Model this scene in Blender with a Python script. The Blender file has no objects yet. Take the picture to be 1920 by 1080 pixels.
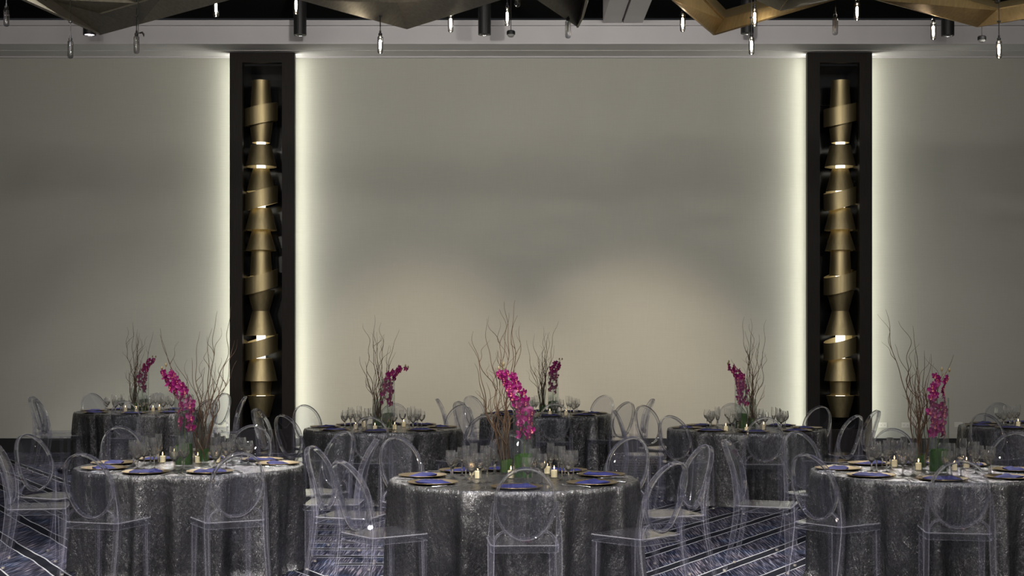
import bpy, bmesh, math, random
from math import sin, cos, pi, radians, sqrt, atan2
from mathutils import Vector, Matrix

# ------------------------------------------------------------------ camera, light, exposure
F, H, VH = 2667.0, 1.58, 641.0          # focal length in pixels, eye height, row of the horizon
scene = bpy.context.scene
COL = scene.collection

cam_d = bpy.data.cameras.new('camera'); cam = bpy.data.objects.new('camera', cam_d); COL.objects.link(cam)
cam.location = (0, 0, H); cam.rotation_euler = (pi/2, 0, 0)
cam_d.sensor_width = 36.0; cam_d.lens = F/1920*36; cam_d.shift_y = (VH-540)/1920
cam_d.clip_start = .1; cam_d.clip_end = 100
scene.camera = cam

world = bpy.data.worlds.new('world'); scene.world = world; world.use_nodes = True
world.node_tree.nodes['Background'].inputs[0].default_value = (.5, .5, .55, 1)
world.node_tree.nodes['Background'].inputs[1].default_value = .02

vs = scene.view_settings
vs.view_transform = 'Standard'; vs.look = 'None'; vs.gamma = 1.0; vs.use_curve_mapping = False
vs.exposure = 0.58
cy = scene.cycles
cy.use_denoising = True; cy.max_bounces = 14; cy.transmission_bounces = 14; cy.glossy_bounces = 6
cy.diffuse_bounces = 3; cy.transparent_max_bounces = 40
cy.caustics_refractive = False; cy.caustics_reflective = False
cy.sample_clamp_indirect = 6.0; cy.use_light_tree = True
cy.use_adaptive_sampling = True; cy.adaptive_threshold = .02

def spot(name, loc, tgt, watt, col, size=50, blend=.6, rad=.06):
    l = bpy.data.lights.new(name, 'SPOT'); l.energy = watt; l.color = col
    l.spot_size = radians(size); l.spot_blend = blend; l.shadow_soft_size = rad
    o = bpy.data.objects.new(name, l); COL.objects.link(o); o.location = loc
    o.rotation_euler = (Vector(tgt)-Vector(loc)).to_track_quat('-Z', 'Y').to_euler()
    return o
def area(name, loc, tgt, watt, col, sx, sy):
    l = bpy.data.lights.new(name, 'AREA'); l.energy = watt; l.color = col
    l.shape = 'RECTANGLE'; l.size = sx; l.size_y = sy
    o = bpy.data.objects.new(name, l); COL.objects.link(o); o.location = loc
    o.rotation_euler = (Vector(tgt)-Vector(loc)).to_track_quat('-Z', 'Y').to_euler()
    return o
def disk(name, loc, tgt, watt, col, d):
    o = area(name, loc, tgt, watt, col, d, d); o.data.shape = 'DISK'; return o
WARM, NEUT, COOL = (1, .84, .64), (1, .95, .88), (.86, .9, 1)
WZ = 5.66; WY = 20.36                     # wall height, wall distance
# unseen ceiling disks added as general fill over the hall
for hx in (-7, -2.4, 2.4, 7):
    disk('hall_fill', (hx, 9.6, 6.2), (hx, 9.6, 0), 40, COOL, .26)
    disk('hall_fill', (hx, 3.0, 6.2), (hx, 4.0, 0), 75, NEUT, .26)
for hx in (-6, -3, 0, 3, 6):
    disk('front_fill', (hx, -4.4, 5.4), (hx*.6, 20, 4.2), 80, NEUT, .26)  # unseen fill added behind the camera for the soffit and upper wall
# unseen fill added for upper wall and soffit, then washers for the lower pools
for wx, ww in ((-8.0, 22), (-4.9, 36), (-1.7, 170), (2.0, 170), (5.2, 34), (8.0, 10)):
    spot('upper_wall_fill', (wx, 14.2, 5.3), (wx, WY, 3.9), ww*1.08, NEUT, 100, 1, .12)
spot('wall_washer', (-1.7, 13.8, 5.85), (-1.25, WY, .45), 820, WARM, 34, 1, .06)
spot('wall_washer', (2.5, 13.8, 5.85), (1.70, WY, .45), 1000, WARM, 34, 1, .06)
spot('wall_washer', (-5.0, 13.8, 5.85), (-5.2, WY, .5), 210, NEUT, 36, 1, .06)
spot('wall_washer', (6.0, 13.8, 5.85), (6.4, WY, .5), 50, NEUT, 36, 1, .06)
# pin spots from the ceiling onto the tables
for (tx, ty, lx, ly, w) in [(.0, 9.06, -2.2, 7.0, 170), (.0, 9.06, 2.4, 7.4, 150), (-2.25, 9.99, -2.6, 14.2, 750), (2.8, 9.55, 3.2, 13.6, 650),
                            (-4.67, 17.8, -4.4, 19.2, 300), (-1.3, 14.38, -1.6, 17.0, 90), (2.36, 14.28, 2.2, 17.0, 110), (.41, 17.2, .8, 18.6, 50),
                            (5.45, 14.7, 5.2, 17.6, 110), (-2.25, 9.99, -4.6, 7.6, 90)]:
    spot('pin_spot', (lx, ly, 6.0), (tx, ty, .7), w*2.6, NEUT, 34, .5, .035)

for (tx, ty, lx, ly, w) in [(-.2, 8.4, -2.6, 2.6, 1100), (.4, 8.4, 3.1, 2.4, 1000), (-2.2, 9.3, -3.4, 3.4, 900), (-2.0, 9.3, .6, 3.0, 400), (2.9, 8.9, 1.2, 3.0, 400),
                            (-4.6, 17.0, -3.6, 9.0, 800), (-1.3, 13.6, -.4, 7.0, 400), (2.3, 13.5, 1.0, 7.0, 400), (.6, 16.4, 2.6, 9.0, 180)]:
    spot('cloth_fill_spot', (lx, ly, 6.0), (tx, ty, .5), w, NEUT, 26, .6, .04)  # unseen spots added to put highlights on the cloth fronts

# ------------------------------------------------------------------ helpers
def P(u, v, z):                            # the point at height z seen at pixel (u, v)
    y = F*(H-z)/(v-VH)
    return Vector(((u-960)*y/F, y, z))
def X(u, y): return (u-960)*y/F

def mesh_obj(name, verts, faces, mat, parent=None, smooth=False, mats=None, mi=None):
    me = bpy.data.meshes.new(name); me.from_pydata([tuple(v) for v in verts], [], faces)
    me.materials.append(mat)
    for m in (mats or []): me.materials.append(m)
    if mi: me.polygons.foreach_set('material_index', mi)
    if smooth: me.polygons.foreach_set('use_smooth', [True]*len(me.polygons))
    me.update()
    o = bpy.data.objects.new(name, me); COL.objects.link(o)
    if parent: o.parent = parent
    return o
def tag(o, label=None, cat=None, group=None, kind=None):
    for k, v in (('label', label), ('category', cat), ('group', group), ('kind', kind)):
        if v: o[k] = v
    return o
def empty(name, loc=(0, 0, 0), rz=0, **k):
    o = bpy.data.objects.new(name, None); COL.objects.link(o); o.location = loc; o.rotation_euler = (0, 0, rz)
    o.empty_display_size = .1
    return tag(o, **k)
def copy_tree(src, parent=None):
    c = src.copy(); COL.objects.link(c)
    if parent: c.parent = parent
    for ch in list(src.children): copy_tree(ch, c)
    return c

class G:                                   # collects vertices and faces
    def __init__(s): s.v = []; s.f = []; s.mi = []
    def add(s, vs_, fs, m=0):
        b = len(s.v); s.v += [tuple(v) for v in vs_]; s.f += [tuple(i+b for i in f) for f in fs]; s.mi += [m]*len(fs); return s
    def box(s, x0, x1, y0, y1, z0, z1, m=0):
        return s.add([(x0,y0,z0),(x1,y0,z0),(x1,y1,z0),(x0,y1,z0),(x0,y0,z1),(x1,y0,z1),(x1,y1,z1),(x0,y1,z1)],
                     [(0,3,2,1),(4,5,6,7),(0,1,5,4),(1,2,6,5),(2,3,7,6),(3,0,4,7)], m)
    def lathe(s, prof, n=24, closed=False, c=(0,0,0), m=0, rmul=None):
        vs_ = []; k = len(prof)
        for i in range(n):
            a = 2*pi*i/n
            for r, z in prof: vs_.append((c[0]+r*cos(a), c[1]+r*sin(a), c[2]+z))
        fs = []
        for i in range(n):
            j = (i+1) % n
            for q in range(k if closed else k-1):
                q2 = (q+1) % k
                fs.append((i*k+q, j*k+q, j*k+q2, i*k+q2))
        return s.add(vs_, fs, m)
    def tube(s, pts, rad, n=6, m=0, cap=True):
        pts = [Vector(p) for p in pts]; k = len(pts)
        if not hasattr(rad, '__len__'): rad = [rad]*k
        up = Vector((.31, .17, .93)).normalized(); vs_ = []
        for i, p in enumerate(pts):
            t = (pts[min(i+1, k-1)]-pts[max(i-1, 0)]).normalized()
            a = t.cross(up)
            if a.length < 1e-3: a = t.cross(Vector((1, 0, 0)))
            a.normalize(); b = a.cross(t)
            up = b
            for q in range(n):
                w = 2*pi*q/n; vs_.append(p+(a*cos(w)+b*sin(w))*rad[i])
        fs = []
        for i in range(k-1):
            for q in range(n):
                q2 = (q+1) % n; fs.append((i*n+q, i*n+q2, (i+1)*n+q2, (i+1)*n+q))
        if cap: fs += [tuple(range(n))[::-1], tuple((k-1)*n+q for q in range(n))]
        return s.add(vs_, fs, m)
    def sweep(s, pts, A, B, w, d, closed=False, bev=.25, m=0, edge=None):
        """rounded rectangular section: w along A (per point), d along B"""
        k = len(pts); vs_ = []
        for i in range(k):
            a, b = Vector(A[i]), Vector(B[i]); W = (w[i] if hasattr(w, '__len__') else w)/2; D = (d[i] if hasattr(d, '__len__') else d)/2
            e = bev*min(W, D)*2
            for (x, y) in [(W, D-e), (W-e, D), (-W+e, D), (-W, D-e), (-W, -D+e), (-W+e, -D), (W-e, -D), (W, -D+e)]:
                vs_.append(Vector(pts[i])+a*x+b*y)
        fs = []
        for i in range(k if closed else k-1):
            j = (i+1) % k
            for q in range(8):
                q2 = (q+1) % 8; fs.append((i*8+q, j*8+q, j*8+q2, i*8+q2))
        nside = len(fs)
        if not closed: fs += [tuple(range(8)), tuple((k-1)*8+q for q in range(8))[::-1]]
        s.add(vs_, fs, m)
        if edge is not None:
            b = len(s.mi)-len(fs)
            for q in range(nside):
                if q % 2 == 0: s.mi[b+q] = edge
        return s
    def build(s, name, mat, parent=None, smooth=False, mats=None):
        o = mesh_obj(name, s.v, s.f, mat, parent, smooth, mats, s.mi if mats else None)
        bm = bmesh.new(); bm.from_mesh(o.data); bmesh.ops.recalc_face_normals(bm, faces=bm.faces)
        for e in bm.edges:
            if len(e.link_faces) == 2 and e.calc_face_angle(0) > .65: e.smooth = False
        bm.to_mesh(o.data); bm.free()
        return o

# ------------------------------------------------------------------ materials
class N:                                   # arithmetic on shader sockets
    def __init__(s, nt, sock): s.nt, s.s = nt, sock
    def op(s, o, b=None, c=None):
        n = s.nt.nodes.new('ShaderNodeMath'); n.operation = o
        for i, v in enumerate((s, b, c)):
            if v is None: continue
            if isinstance(v, N): s.nt.links.new(v.s, n.inputs[i])
            else: n.inputs[i].default_value = v
        return N(s.nt, n.outputs[0])
    def __add__(s, b): return s.op('ADD', b)
    def __sub__(s, b): return s.op('SUBTRACT', b)
    def __mul__(s, b): return s.op('MULTIPLY', b)
    def __gt__(s, b): return s.op('GREATER_THAN', b)
    def __lt__(s, b): return s.op('LESS_THAN', b)
    def mix(s, a, b): return (b-a)*s+a     # s is the factor
def mat(name):
    m = bpy.data.materials.new(name); m.use_nodes = True; nt = m.node_tree
    return m, nt, nt.nodes['Principled BSDF'], nt.nodes['Material Output']
def node(nt, t, **k):
    n = nt.nodes.new(t)
    for a, v in k.items():
        if a in n.inputs: n.inputs[a].default_value = v
        else: setattr(n, a, v)
    return n
def coords(nt, scale=(1, 1, 1), kind='Object', rot=(0, 0, 0)):
    t = nt.nodes.new('ShaderNodeTexCoord'); mp = nt.nodes.new('ShaderNodeMapping')
    mp.inputs['Scale'].default_value = scale; mp.inputs['Rotation'].default_value = rot
    nt.links.new(t.outputs[kind], mp.inputs[0]); return mp.outputs[0]
def noise(nt, vec, scale, detail=3, rough=.5, dist=0):
    n = nt.nodes.new('ShaderNodeTexNoise'); n.inputs['Scale'].default_value = scale
    n.inputs['Detail'].default_value = detail; n.inputs['Roughness'].default_value = rough; n.inputs['Distortion'].default_value = dist
    nt.links.new(vec, n.inputs['Vector']); return n.outputs['Fac']
def ramp(nt, fac, stops):
    r = nt.nodes.new('ShaderNodeValToRGB'); e = r.color_ramp.elements
    while len(e) > 1: e.remove(e[-1])
    e[0].position = stops[0][0]; e[0].color = (*stops[0][1], 1)
    for p, c in stops[1:]:
        q = e.new(p); q.color = (*c, 1)
    nt.links.new(fac, r.inputs[0]); return r.outputs[0]
def bump(nt, fac, strength, dist, bs):
    b = nt.nodes.new('ShaderNodeBump'); b.inputs['Strength'].default_value = strength; b.inputs['Distance'].default_value = dist
    nt.links.new(fac, b.inputs['Height']); nt.links.new(b.outputs[0], bs.inputs['Normal']); return b
def simple(name, col, rough=.5, metal=0, var=.12, scale=30, spec=.5, bmp=0, emit=None, es=0, stretch=(1, 1, 1)):
    m, nt, bs, out = mat(name)
    v = coords(nt, stretch)
    f = noise(nt, v, scale)
    a = tuple(c*(1-var) for c in col); b = tuple(min(1, c*(1+var)) for c in col)
    nt.links.new(ramp(nt, f, [(.3, a), (.7, b)]), bs.inputs['Base Color'])
    bs.inputs['Roughness'].default_value = rough; bs.inputs['Metallic'].default_value = metal
    bs.inputs['Specular IOR Level'].default_value = spec
    if bmp: bump(nt, f, bmp, .01, bs)
    if emit: bs.inputs['Emission Color'].default_value = (*emit, 1); bs.inputs['Emission Strength'].default_value = es
    return m
def emitter(name, col, s):
    m, nt, bs, out = mat(name); nt.nodes.remove(bs)
    e = nt.nodes.new('ShaderNodeEmission'); e.inputs[0].default_value = (*col, 1); e.inputs[1].default_value = s
    nt.links.new(e.outputs[0], out.inputs[0]); return m
def thin_glass(name, tint=(.96, .97, 1), haze=.03, hcol=(.5, .5, .6), ior=1.5, rough=0.0):
    """clear sheet: straight-through transparency, Fresnel reflection, a trace of surface haze"""
    m, nt, bs, out = mat(name); nt.nodes.remove(bs)
    t = nt.nodes.new('ShaderNodeBsdfTransparent'); t.inputs[0].default_value = (*tint, 1)
    g = nt.nodes.new('ShaderNodeBsdfGlossy'); g.inputs['Roughness'].default_value = rough
    ge = nt.nodes.new('ShaderNodeNewGeometry'); vm = nt.nodes.new('ShaderNodeVectorMath'); vm.operation = 'DOT_PRODUCT'
    nt.links.new(ge.outputs['Normal'], vm.inputs[0]); nt.links.new(ge.outputs['Incoming'], vm.inputs[1])
    f0 = ((ior-1)/(ior+1))**2
    fr = (((N(nt, vm.outputs['Value']).op('ABSOLUTE')*-1+1).op('MAXIMUM', 0.0)).op('POWER', 5.0))*(1-f0)+f0   # Schlick
    a = nt.nodes.new('ShaderNodeMixShader'); nt.links.new(fr.s, a.inputs[0]); nt.links.new(t.outputs[0], a.inputs[1]); nt.links.new(g.outputs[0], a.inputs[2])
    d = nt.nodes.new('ShaderNodeBsdfDiffuse'); d.inputs[0].default_value = (*hcol, 1)
    b = nt.nodes.new('ShaderNodeMixShader'); b.inputs[0].default_value = haze
    nt.links.new(a.outputs[0], b.inputs[1]); nt.links.new(d.outputs[0], b.inputs[2]); nt.links.new(b.outputs[0], out.inputs[0])
    return m
def solid_glass(name, tint, ior, haze=0, hcol=(.5, .5, .6), clear=0.0):
    m, nt, bs, out = mat(name); nt.nodes.remove(bs)
    g = nt.nodes.new('ShaderNodeBsdfGlass'); g.inputs['Color'].default_value = (*tint, 1); g.inputs['Roughness'].default_value = 0; g.inputs['IOR'].default_value = ior
    last = g.outputs[0]
    if clear:
        t = nt.nodes.new('ShaderNodeBsdfTransparent'); t.inputs[0].default_value = (*tint, 1)
        b = nt.nodes.new('ShaderNodeMixShader'); b.inputs[0].default_value = clear
        nt.links.new(last, b.inputs[1]); nt.links.new(t.outputs[0], b.inputs[2]); last = b.outputs[0]
    if haze:
        d = nt.nodes.new('ShaderNodeBsdfDiffuse'); d.inputs[0].default_value = (*hcol, 1)
        b = nt.nodes.new('ShaderNodeMixShader'); b.inputs[0].default_value = haze
        nt.links.new(last, b.inputs[1]); nt.links.new(d.outputs[0], b.inputs[2]); last = b.outputs[0]
    nt.links.new(last, out.inputs[0]); return m

M = {}
M['poly'] = solid_glass('clear_polycarbonate', (.96, .965, .985), 1.42, haze=.014, hcol=(.6, .57, .75), clear=.30)
M['poly_sheet'] = thin_glass('clear_polycarbonate_sheet', (.93, .935, .96), haze=.015, hcol=(.42, .42, .5), ior=1.5)
M['seat'] = thin_glass('clear_polycarbonate_seat', (.92, .925, .95), haze=.02, hcol=(.42, .42, .48), ior=1.5, rough=.03)
M['edge'] = thin_glass('painted_edge_glint', (.9, .9, .97), haze=.17, hcol=(.78, .77, .88), ior=1.6, rough=.05)  # pale haze paints the bright edge lines of clear plastic
M['ring_edge'] = thin_glass('painted_ring_glint', (.94, .94, .98), haze=.10, hcol=(.78, .77, .88), ior=1.6, rough=.03)  # weaker painted edge brightness for the oval ring
M['poly_leg'] = thin_glass('clear_polycarbonate_leg', (.93, .93, .96), haze=.026, hcol=(.58, .57, .68), ior=1.5)
M['pad'] = simple('foot_pad', (.55, .5, .44), .6)
M['crystal'] = solid_glass('crystal', (1, 1, 1), 1.6, haze=.014, hcol=(.95, .95, 1))
def cut(m):                                 # shallow cut facets low on the bowls
    nt = m.node_tree; gl = [n for n in nt.nodes if n.type == 'BSDF_GLASS'][0]
    tc = nt.nodes.new('ShaderNodeTexCoord'); sp = nt.nodes.new('ShaderNodeSeparateXYZ'); nt.links.new(tc.outputs['Object'], sp.inputs[0])
    ang = N(nt, sp.outputs[0]).op('ARCTAN2', N(nt, sp.outputs[1])); z = N(nt, sp.outputs[2])
    f = (ang*14+z*160).op('SINE').op('ABSOLUTE')*((ang*14-z*160).op('SINE').op('ABSOLUTE'))*(z < .125)*(z > .06)
    b = nt.nodes.new('ShaderNodeBump'); b.inputs['Strength'].default_value = .6; b.inputs['Distance'].default_value = .002
    nt.links.new(f.s, b.inputs['Height']); nt.links.new(b.outputs[0], gl.inputs['Normal'])
cut(M['crystal'])
M['vase'] = thin_glass('vase_glass', (.96, .98, .97), haze=.006, ior=1.75)
M['bulb'] = thin_glass('smoked_bulb_glass', (.60, .60, .60), haze=0.0, ior=2.8)
M['water'] = thin_glass('vase_water', (.95, .98, .96), haze=.0, ior=1.33)
M['filament'] = emitter('lit_filament', (1, .86, .68), 85)
M['flame'] = emitter('candle_flame', (1, .66, .3), 4)
M['led'] = emitter('led_strip', (1, 1, .86), 9.5)
M['core'] = emitter('core_light', (1, .95, .8), 1.6)
M['lens'] = emitter('downlight_lens', (.95, .85, 1), 3.0)
M['dim_lens'] = simple('unlit_lens', (.25, .25, .25), .2)
M['black'] = simple('black_metal', (.012, .012, .013), .45)
M['cable'] = simple('black_cable', (.015, .014, .013), .6)
M['white_plastic'] = simple('white_plastic', (.6, .59, .55), .4, var=.04)
M['dark_slot'] = simple('dark_slot', (.05, .05, .05), .6)
M['leaf'] = simple('aspidistra_leaf', (.028, .075, .009), .35, var=.5, scale=5, stretch=(8, 8, .8))
M['stem'] = simple('flower_stem', (.06, .09, .02), .5)
M['bud'] = simple('orchid_bud', (.22, .17, .08), .5, var=.35, scale=60)
M['charger'] = simple('bronze_charger', (.20, .15, .08), .35, .8, scale=60)
M['steel'] = simple('cutlery_steel', (.75, .75, .74), .16, 1, var=.03)
M['wax'] = simple('candle_wax', (.85, .74, .52), .5, var=.05, emit=(1, .7, .38), es=.15)
M['wick'] = simple('wick', (.02, .02, .02), .8)
M['tabletop'] = simple('plywood', (.3, .22, .13), .6)

def m_petal():
    m, nt, bs, out = mat('orchid_petal')
    f = noise(nt, coords(nt, (1, 1, 1)), 55, 4)
    nt.links.new(ramp(nt, f, [(.3, (.10, .0008, .045)), (.55, (.22, .003, .105)), (.8, (.34, .02, .18))]), bs.inputs['Base Color'])
    bs.inputs['Roughness'].default_value = .45
    bs.inputs['Subsurface Weight'].default_value = .0
    return m
M['petal'] = m_petal()
M['lip'] = simple('orchid_lip', (.42, .10, .11), .4, var=.5, scale=120)

def m_bark():
    m, nt, bs, out = mat('willow_bark')
    f = noise(nt, coords(nt, (1, 1, .3)), 60, 4)
    nt.links.new(ramp(nt, f, [(.3, (.035, .018, .009)), (.6, (.10, .055, .028)), (.8, (.15, .10, .045))]), bs.inputs['Base Color'])
    bs.inputs['Roughness'].default_value = .6
    bump(nt, f, .4, .002, bs)
    return m
M['bark'] = m_bark()

def m_napkin():
    m, nt, bs, out = mat('blue_napkin')
    v = coords(nt, (1, 1, 1)); f = noise(nt, v, 14, 3)
    nt.links.new(ramp(nt, f, [(.3, (.012, .014, .065)), (.7, (.026, .030, .13))]), bs.inputs['Base Color'])
    bs.inputs['Roughness'].default_value = .8; bs.inputs['Specular IOR Level'].default_value = .15
    w = noise(nt, v, 900, 1); bump(nt, w, .2, .001, bs)
    return m
M['napkin'] = m_napkin()

def m_cloth():
    m, nt, bs, out = mat('crushed_satin')
    # UV: x = metres round the rim (or across the top), y = metres down; crush creases run mostly round, wandering
    tc = nt.nodes.new('ShaderNodeTexCoord')
    def mp(sc, rot=0):
        q = nt.nodes.new('ShaderNodeMapping'); q.inputs['Scale'].default_value = (*sc, 1); q.inputs['Rotation'].default_value = (0, 0, rot)
        nt.links.new(tc.outputs['UV'], q.inputs[0]); return q.outputs[0]
    a = noise(nt, mp((24, 7), .22), 1, 5, .6, 1.4)
    b = noise(nt, mp((95, 45), -.3), 1, 4, .7, 1.2)
    c = noise(nt, mp((2.5, 1.6)), 1, 3, .5, .8)
    h = N(nt, a)*1.0 + N(nt, b)*.28
    nt.links.new(ramp(nt, c, [(.3, (.10, .099, .105)), (.7, (.20, .198, .207))]), bs.inputs['Base Color'])
    bs.inputs['Metallic'].default_value = .92
    rr = N(nt, b)*.24 + .14
    nt.links.new(rr.s, bs.inputs['Roughness'])
    bump(nt, h.s, 1.0, .012, bs)
    return m
M['cloth'] = m_cloth()

def m_wall():
    m, nt, bs, out = mat('woven_wallcovering')
    c1 = N(nt, noise(nt, coords(nt, (160, 1, 5)), 1, 3, .6)); c2 = N(nt, noise(nt, coords(nt, (5, 1, 160)), 1, 3, .6))
    big = N(nt, noise(nt, coords(nt), .6, 3))
    f = c1*.4+c2*.4+big*.2
    nt.links.new(ramp(nt, f.s, [(.35, (.415, .41, .365)), (.65, (.455, .45, .40))]), bs.inputs['Base Color'])
    bs.inputs['Roughness'].default_value = .75; bs.inputs['Specular IOR Level'].default_value = .25
    bump(nt, f.s, .25, .002, bs)
    return m
M['wall'] = m_wall()
M['soffit'] = simple('painted_plaster', (.62, .60, .615), .75, var=.03, scale=2)
M['ceiling'] = simple('black_ceiling', (.006, .006, .0065), .9)
M['frame'] = simple('dark_stained_wood', (.012, .009, .007), .5, var=.3, scale=6, stretch=(14, 14, .6), spec=.18)
M['recess'] = simple('black_mirror_panel', (.006, .006, .007), .2, spec=.35)
M['baseboard'] = simple('black_baseboard', (.008, .008, .009), .4)

def brushed(name, c, rough, vert=True, metal=1):
    m, nt, bs, out = mat(name)
    f = noise(nt, coords(nt, (30, 30, 1.2) if vert else (3, 3, 60)), 1, 4, .6)
    nt.links.new(ramp(nt, f, [(.3, tuple(x*.75 for x in c)), (.7, c)]), bs.inputs['Base Color'])
    bs.inputs['Metallic'].default_value = metal; bs.inputs['Roughness'].default_value = rough
    bump(nt, f, .08, .004, bs)
    return m
M['brass'] = brushed('brushed_brass', (.55, .45, .25), .50)
M['champagne'] = brushed('champagne_metal', (.42, .39, .31), .45, metal=.55)
M['gold'] = brushed('gold_metal', (.50, .36, .16), .42, metal=.65)

def m_carpet():
    m, nt, bs, out = mat('patterned_carpet')
    tc = nt.nodes.new('ShaderNodeTexCoord'); sp = nt.nodes.new('ShaderNodeSeparateXYZ'); nt.links.new(tc.outputs['Object'], sp.inputs[0])
    x = N(nt, sp.outputs[0]); y = N(nt, sp.outputs[1])
    wob = N(nt, noise(nt, coords(nt), 1.5, 2))*.05-.025
    # wedge of level stripes above a V, stripes slanting up and away to both sides; the drawing repeats across the hall
    dx = (x+1.07); dx = (dx*1.0).op('PINGPONG', 7.0); dy = y-9.8
    inside = dy > (dx*1.732)
    s = inside.mix(dx*.866-dy*.5, dy) + wob
    per = .37
    q = (s+100).op('MODULO', per)
    dark = (q < .085)
    white = (q < .095)*((q > .084)) + (q > (per-.012))
    strokes = N(nt, noise(nt, coords(nt, (85, 2.6, 1)), 1, 2, .5, .15))
    fine = N(nt, noise(nt, coords(nt, (130, 5, 1)), 1, 1, .5, 0))
    patch = N(nt, noise(nt, coords(nt, (3.5, 3.5, 1)), 1, 2))
    f = strokes*.6+fine*.4
    body = ramp(nt, f.s, [(.38, (.006, .006, .010)), (.47, (.014, .016, .030)), (.53, (.05, .05, .072)), (.62, (.20, .19, .22))])
    mx = nt.nodes.new('ShaderNodeMixRGB'); mx.blend_type = 'MULTIPLY'; mx.inputs[0].default_value = 1
    nt.links.new(body, mx.inputs[1]); nt.links.new(ramp(nt, patch.s, [(.35, (.55, .7, .95)), (.6, (1.1, 1, 1))]), mx.inputs[2])
    a = nt.nodes.new('ShaderNodeMixRGB'); nt.links.new(dark.s, a.inputs[0]); nt.links.new(mx.outputs[0], a.inputs[1]); a.inputs[2].default_value = (.007, .008, .014, 1)
    b = nt.nodes.new('ShaderNodeMixRGB'); nt.links.new(white.s, b.inputs[0]); nt.links.new(a.outputs[0], b.inputs[1]); b.inputs[2].default_value = (.42, .42, .44, 1)
    nt.links.new(b.outputs[0], bs.inputs['Base Color'])
    bs.inputs['Roughness'].default_value = .95; bs.inputs['Specular IOR Level'].default_value = .1
    bump(nt, noise(nt, coords(nt), 300, 2), .5, .004, bs)
    return m
M['carpet'] = m_carpet()

# ------------------------------------------------------------------ the room
def structure(o, label=None):
    return tag(o, label, None, None, 'structure')
RX, RB, CZ = 10.5, -5.0, 6.35
structure(G().box(-RX, RX, RB, WY+.6, -.1, 0).build('floor', M['carpet']))
structure(G().box(-RX, RX, RB, WY+.6, CZ, CZ+.1).build('ceiling', M['ceiling']))
structure(G().box(-RX-.1, -RX, RB, WY+.6, 0, CZ).build('wall_left', M['wall']))
structure(G().box(RX, RX+.1, RB, WY+.6, 0, CZ).build('wall_right', M['wall']))
structure(G().box(-RX, RX, RB-.1, RB, 0, CZ).build('wall_back', M['wall']))
CW = .915                                    # column panel width
CXS = [X(491.5, WY-.3), X(1574.5, WY-.3)]
# front wall in three bays, behind the two column recesses it stops
edges = [-RX, CXS[0]-.40, CXS[0]+.40, CXS[1]-.40, CXS[1]+.40, RX]
g = G()
for i in (0, 2, 4): g.box(edges[i], edges[i+1], WY, WY+.12, 0, WZ+.02)
structure(g.build('wall_front', M['wall']))
SY = 19.48; ST = 5.955
g = G().box(-RX, RX, SY, WY+.6, WZ, ST-.05)
g.box(-RX, RX, SY-.05, WY+.6, ST-.05, ST+.02)
g.box(-RX, RX, SY+.42, SY+.435, WZ-.006, WZ)
g.box(-RX, RX, WY-.05, WY, WZ-.02, WZ)
structure(g.build('trim_1', M['soffit']), 'pale plaster soffit running along the top of the wall')
structure(G().box(X(1130, SY), X(1166, SY)-.015, RB, SY-.05, ST-.02, CZ).build('trim_2', M['soffit']), 'left half of the pale ceiling beam')
structure(G().box(X(1166, SY)+.015, X(1204, SY), RB, SY-.05, ST-.02, CZ).build('trim_3', M['soffit']), 'right half of the pale ceiling beam')
structure(G().box(X(1166, SY)-.02, X(1166, SY)+.02, RB, SY-.05, ST+.05, CZ).build('trim_4', M['black']), 'dark slot between the two halves of the ceiling beam')
for i, (a, b) in enumerate([(edges[0], edges[1]), (edges[2], edges[3]), (edges[4], edges[5])]):
    structure(G().box(a, b, WY-.02, WY, 0, .2).box(a, b, WY-.026, WY, .185, .2).build('baseboard_front' if i == 0 else 'baseboard_front.%03d' % i, M['baseboard']))

# ------------------------------------------------------------------ columns with brass lamps
def column(cx, word):
    r = empty('column_panel', (cx, WY-.3, 0), label='tall dark wood column panel with black glass recess, '+word, cat='column')
    hw = CW/2; rw = .28
    ztop = WZ; zr = WZ-.14
    G().box(-hw, -rw, 0, .10, 0, ztop).build('side_stile', M['frame'], r)
    G().box(rw, hw, 0, .10, 0, ztop).build('side_stile', M['frame'], r)
    G().box(-rw, rw, 0, .10, zr, ztop).build('top_rail', M['frame'], r)
    G().box(-rw, rw, 0, .10, 0, .34).build('bottom_rail', M['frame'], r)
    g = G().box(-rw-.05, -rw, .10, .75, .1, ztop).box(rw, rw+.05, .10, .75, .1, ztop).box(-rw-.05, rw+.05, .75, .78, .1, ztop)
    g.box(-rw, rw, .10, .75, zr-.03, zr)
    g.build('recess_lining', M['recess'], r)
    g = G()
    for k in range(1): g.box(-rw, rw, .7, .75, zr-.5, zr-.48)
    g.build('recess_joint', M['frame'], r)
    G().box(-hw+.03, -hw+.045, .11, .18, .1, ztop-.03).build('led_strip', M['led'], r)['label'] = 'glowing strip light behind the left stile'
    G().box(hw-.045, hw-.03, .11, .18, .1, ztop-.03).build('led_strip', M['led'], r)['label'] = 'glowing strip light behind the right stile'
    return r
YS = WY+.02                                  # axis of the brass lamp
PXM = F/YS
def zz(v): return H+(VH-v)/PXM
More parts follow.
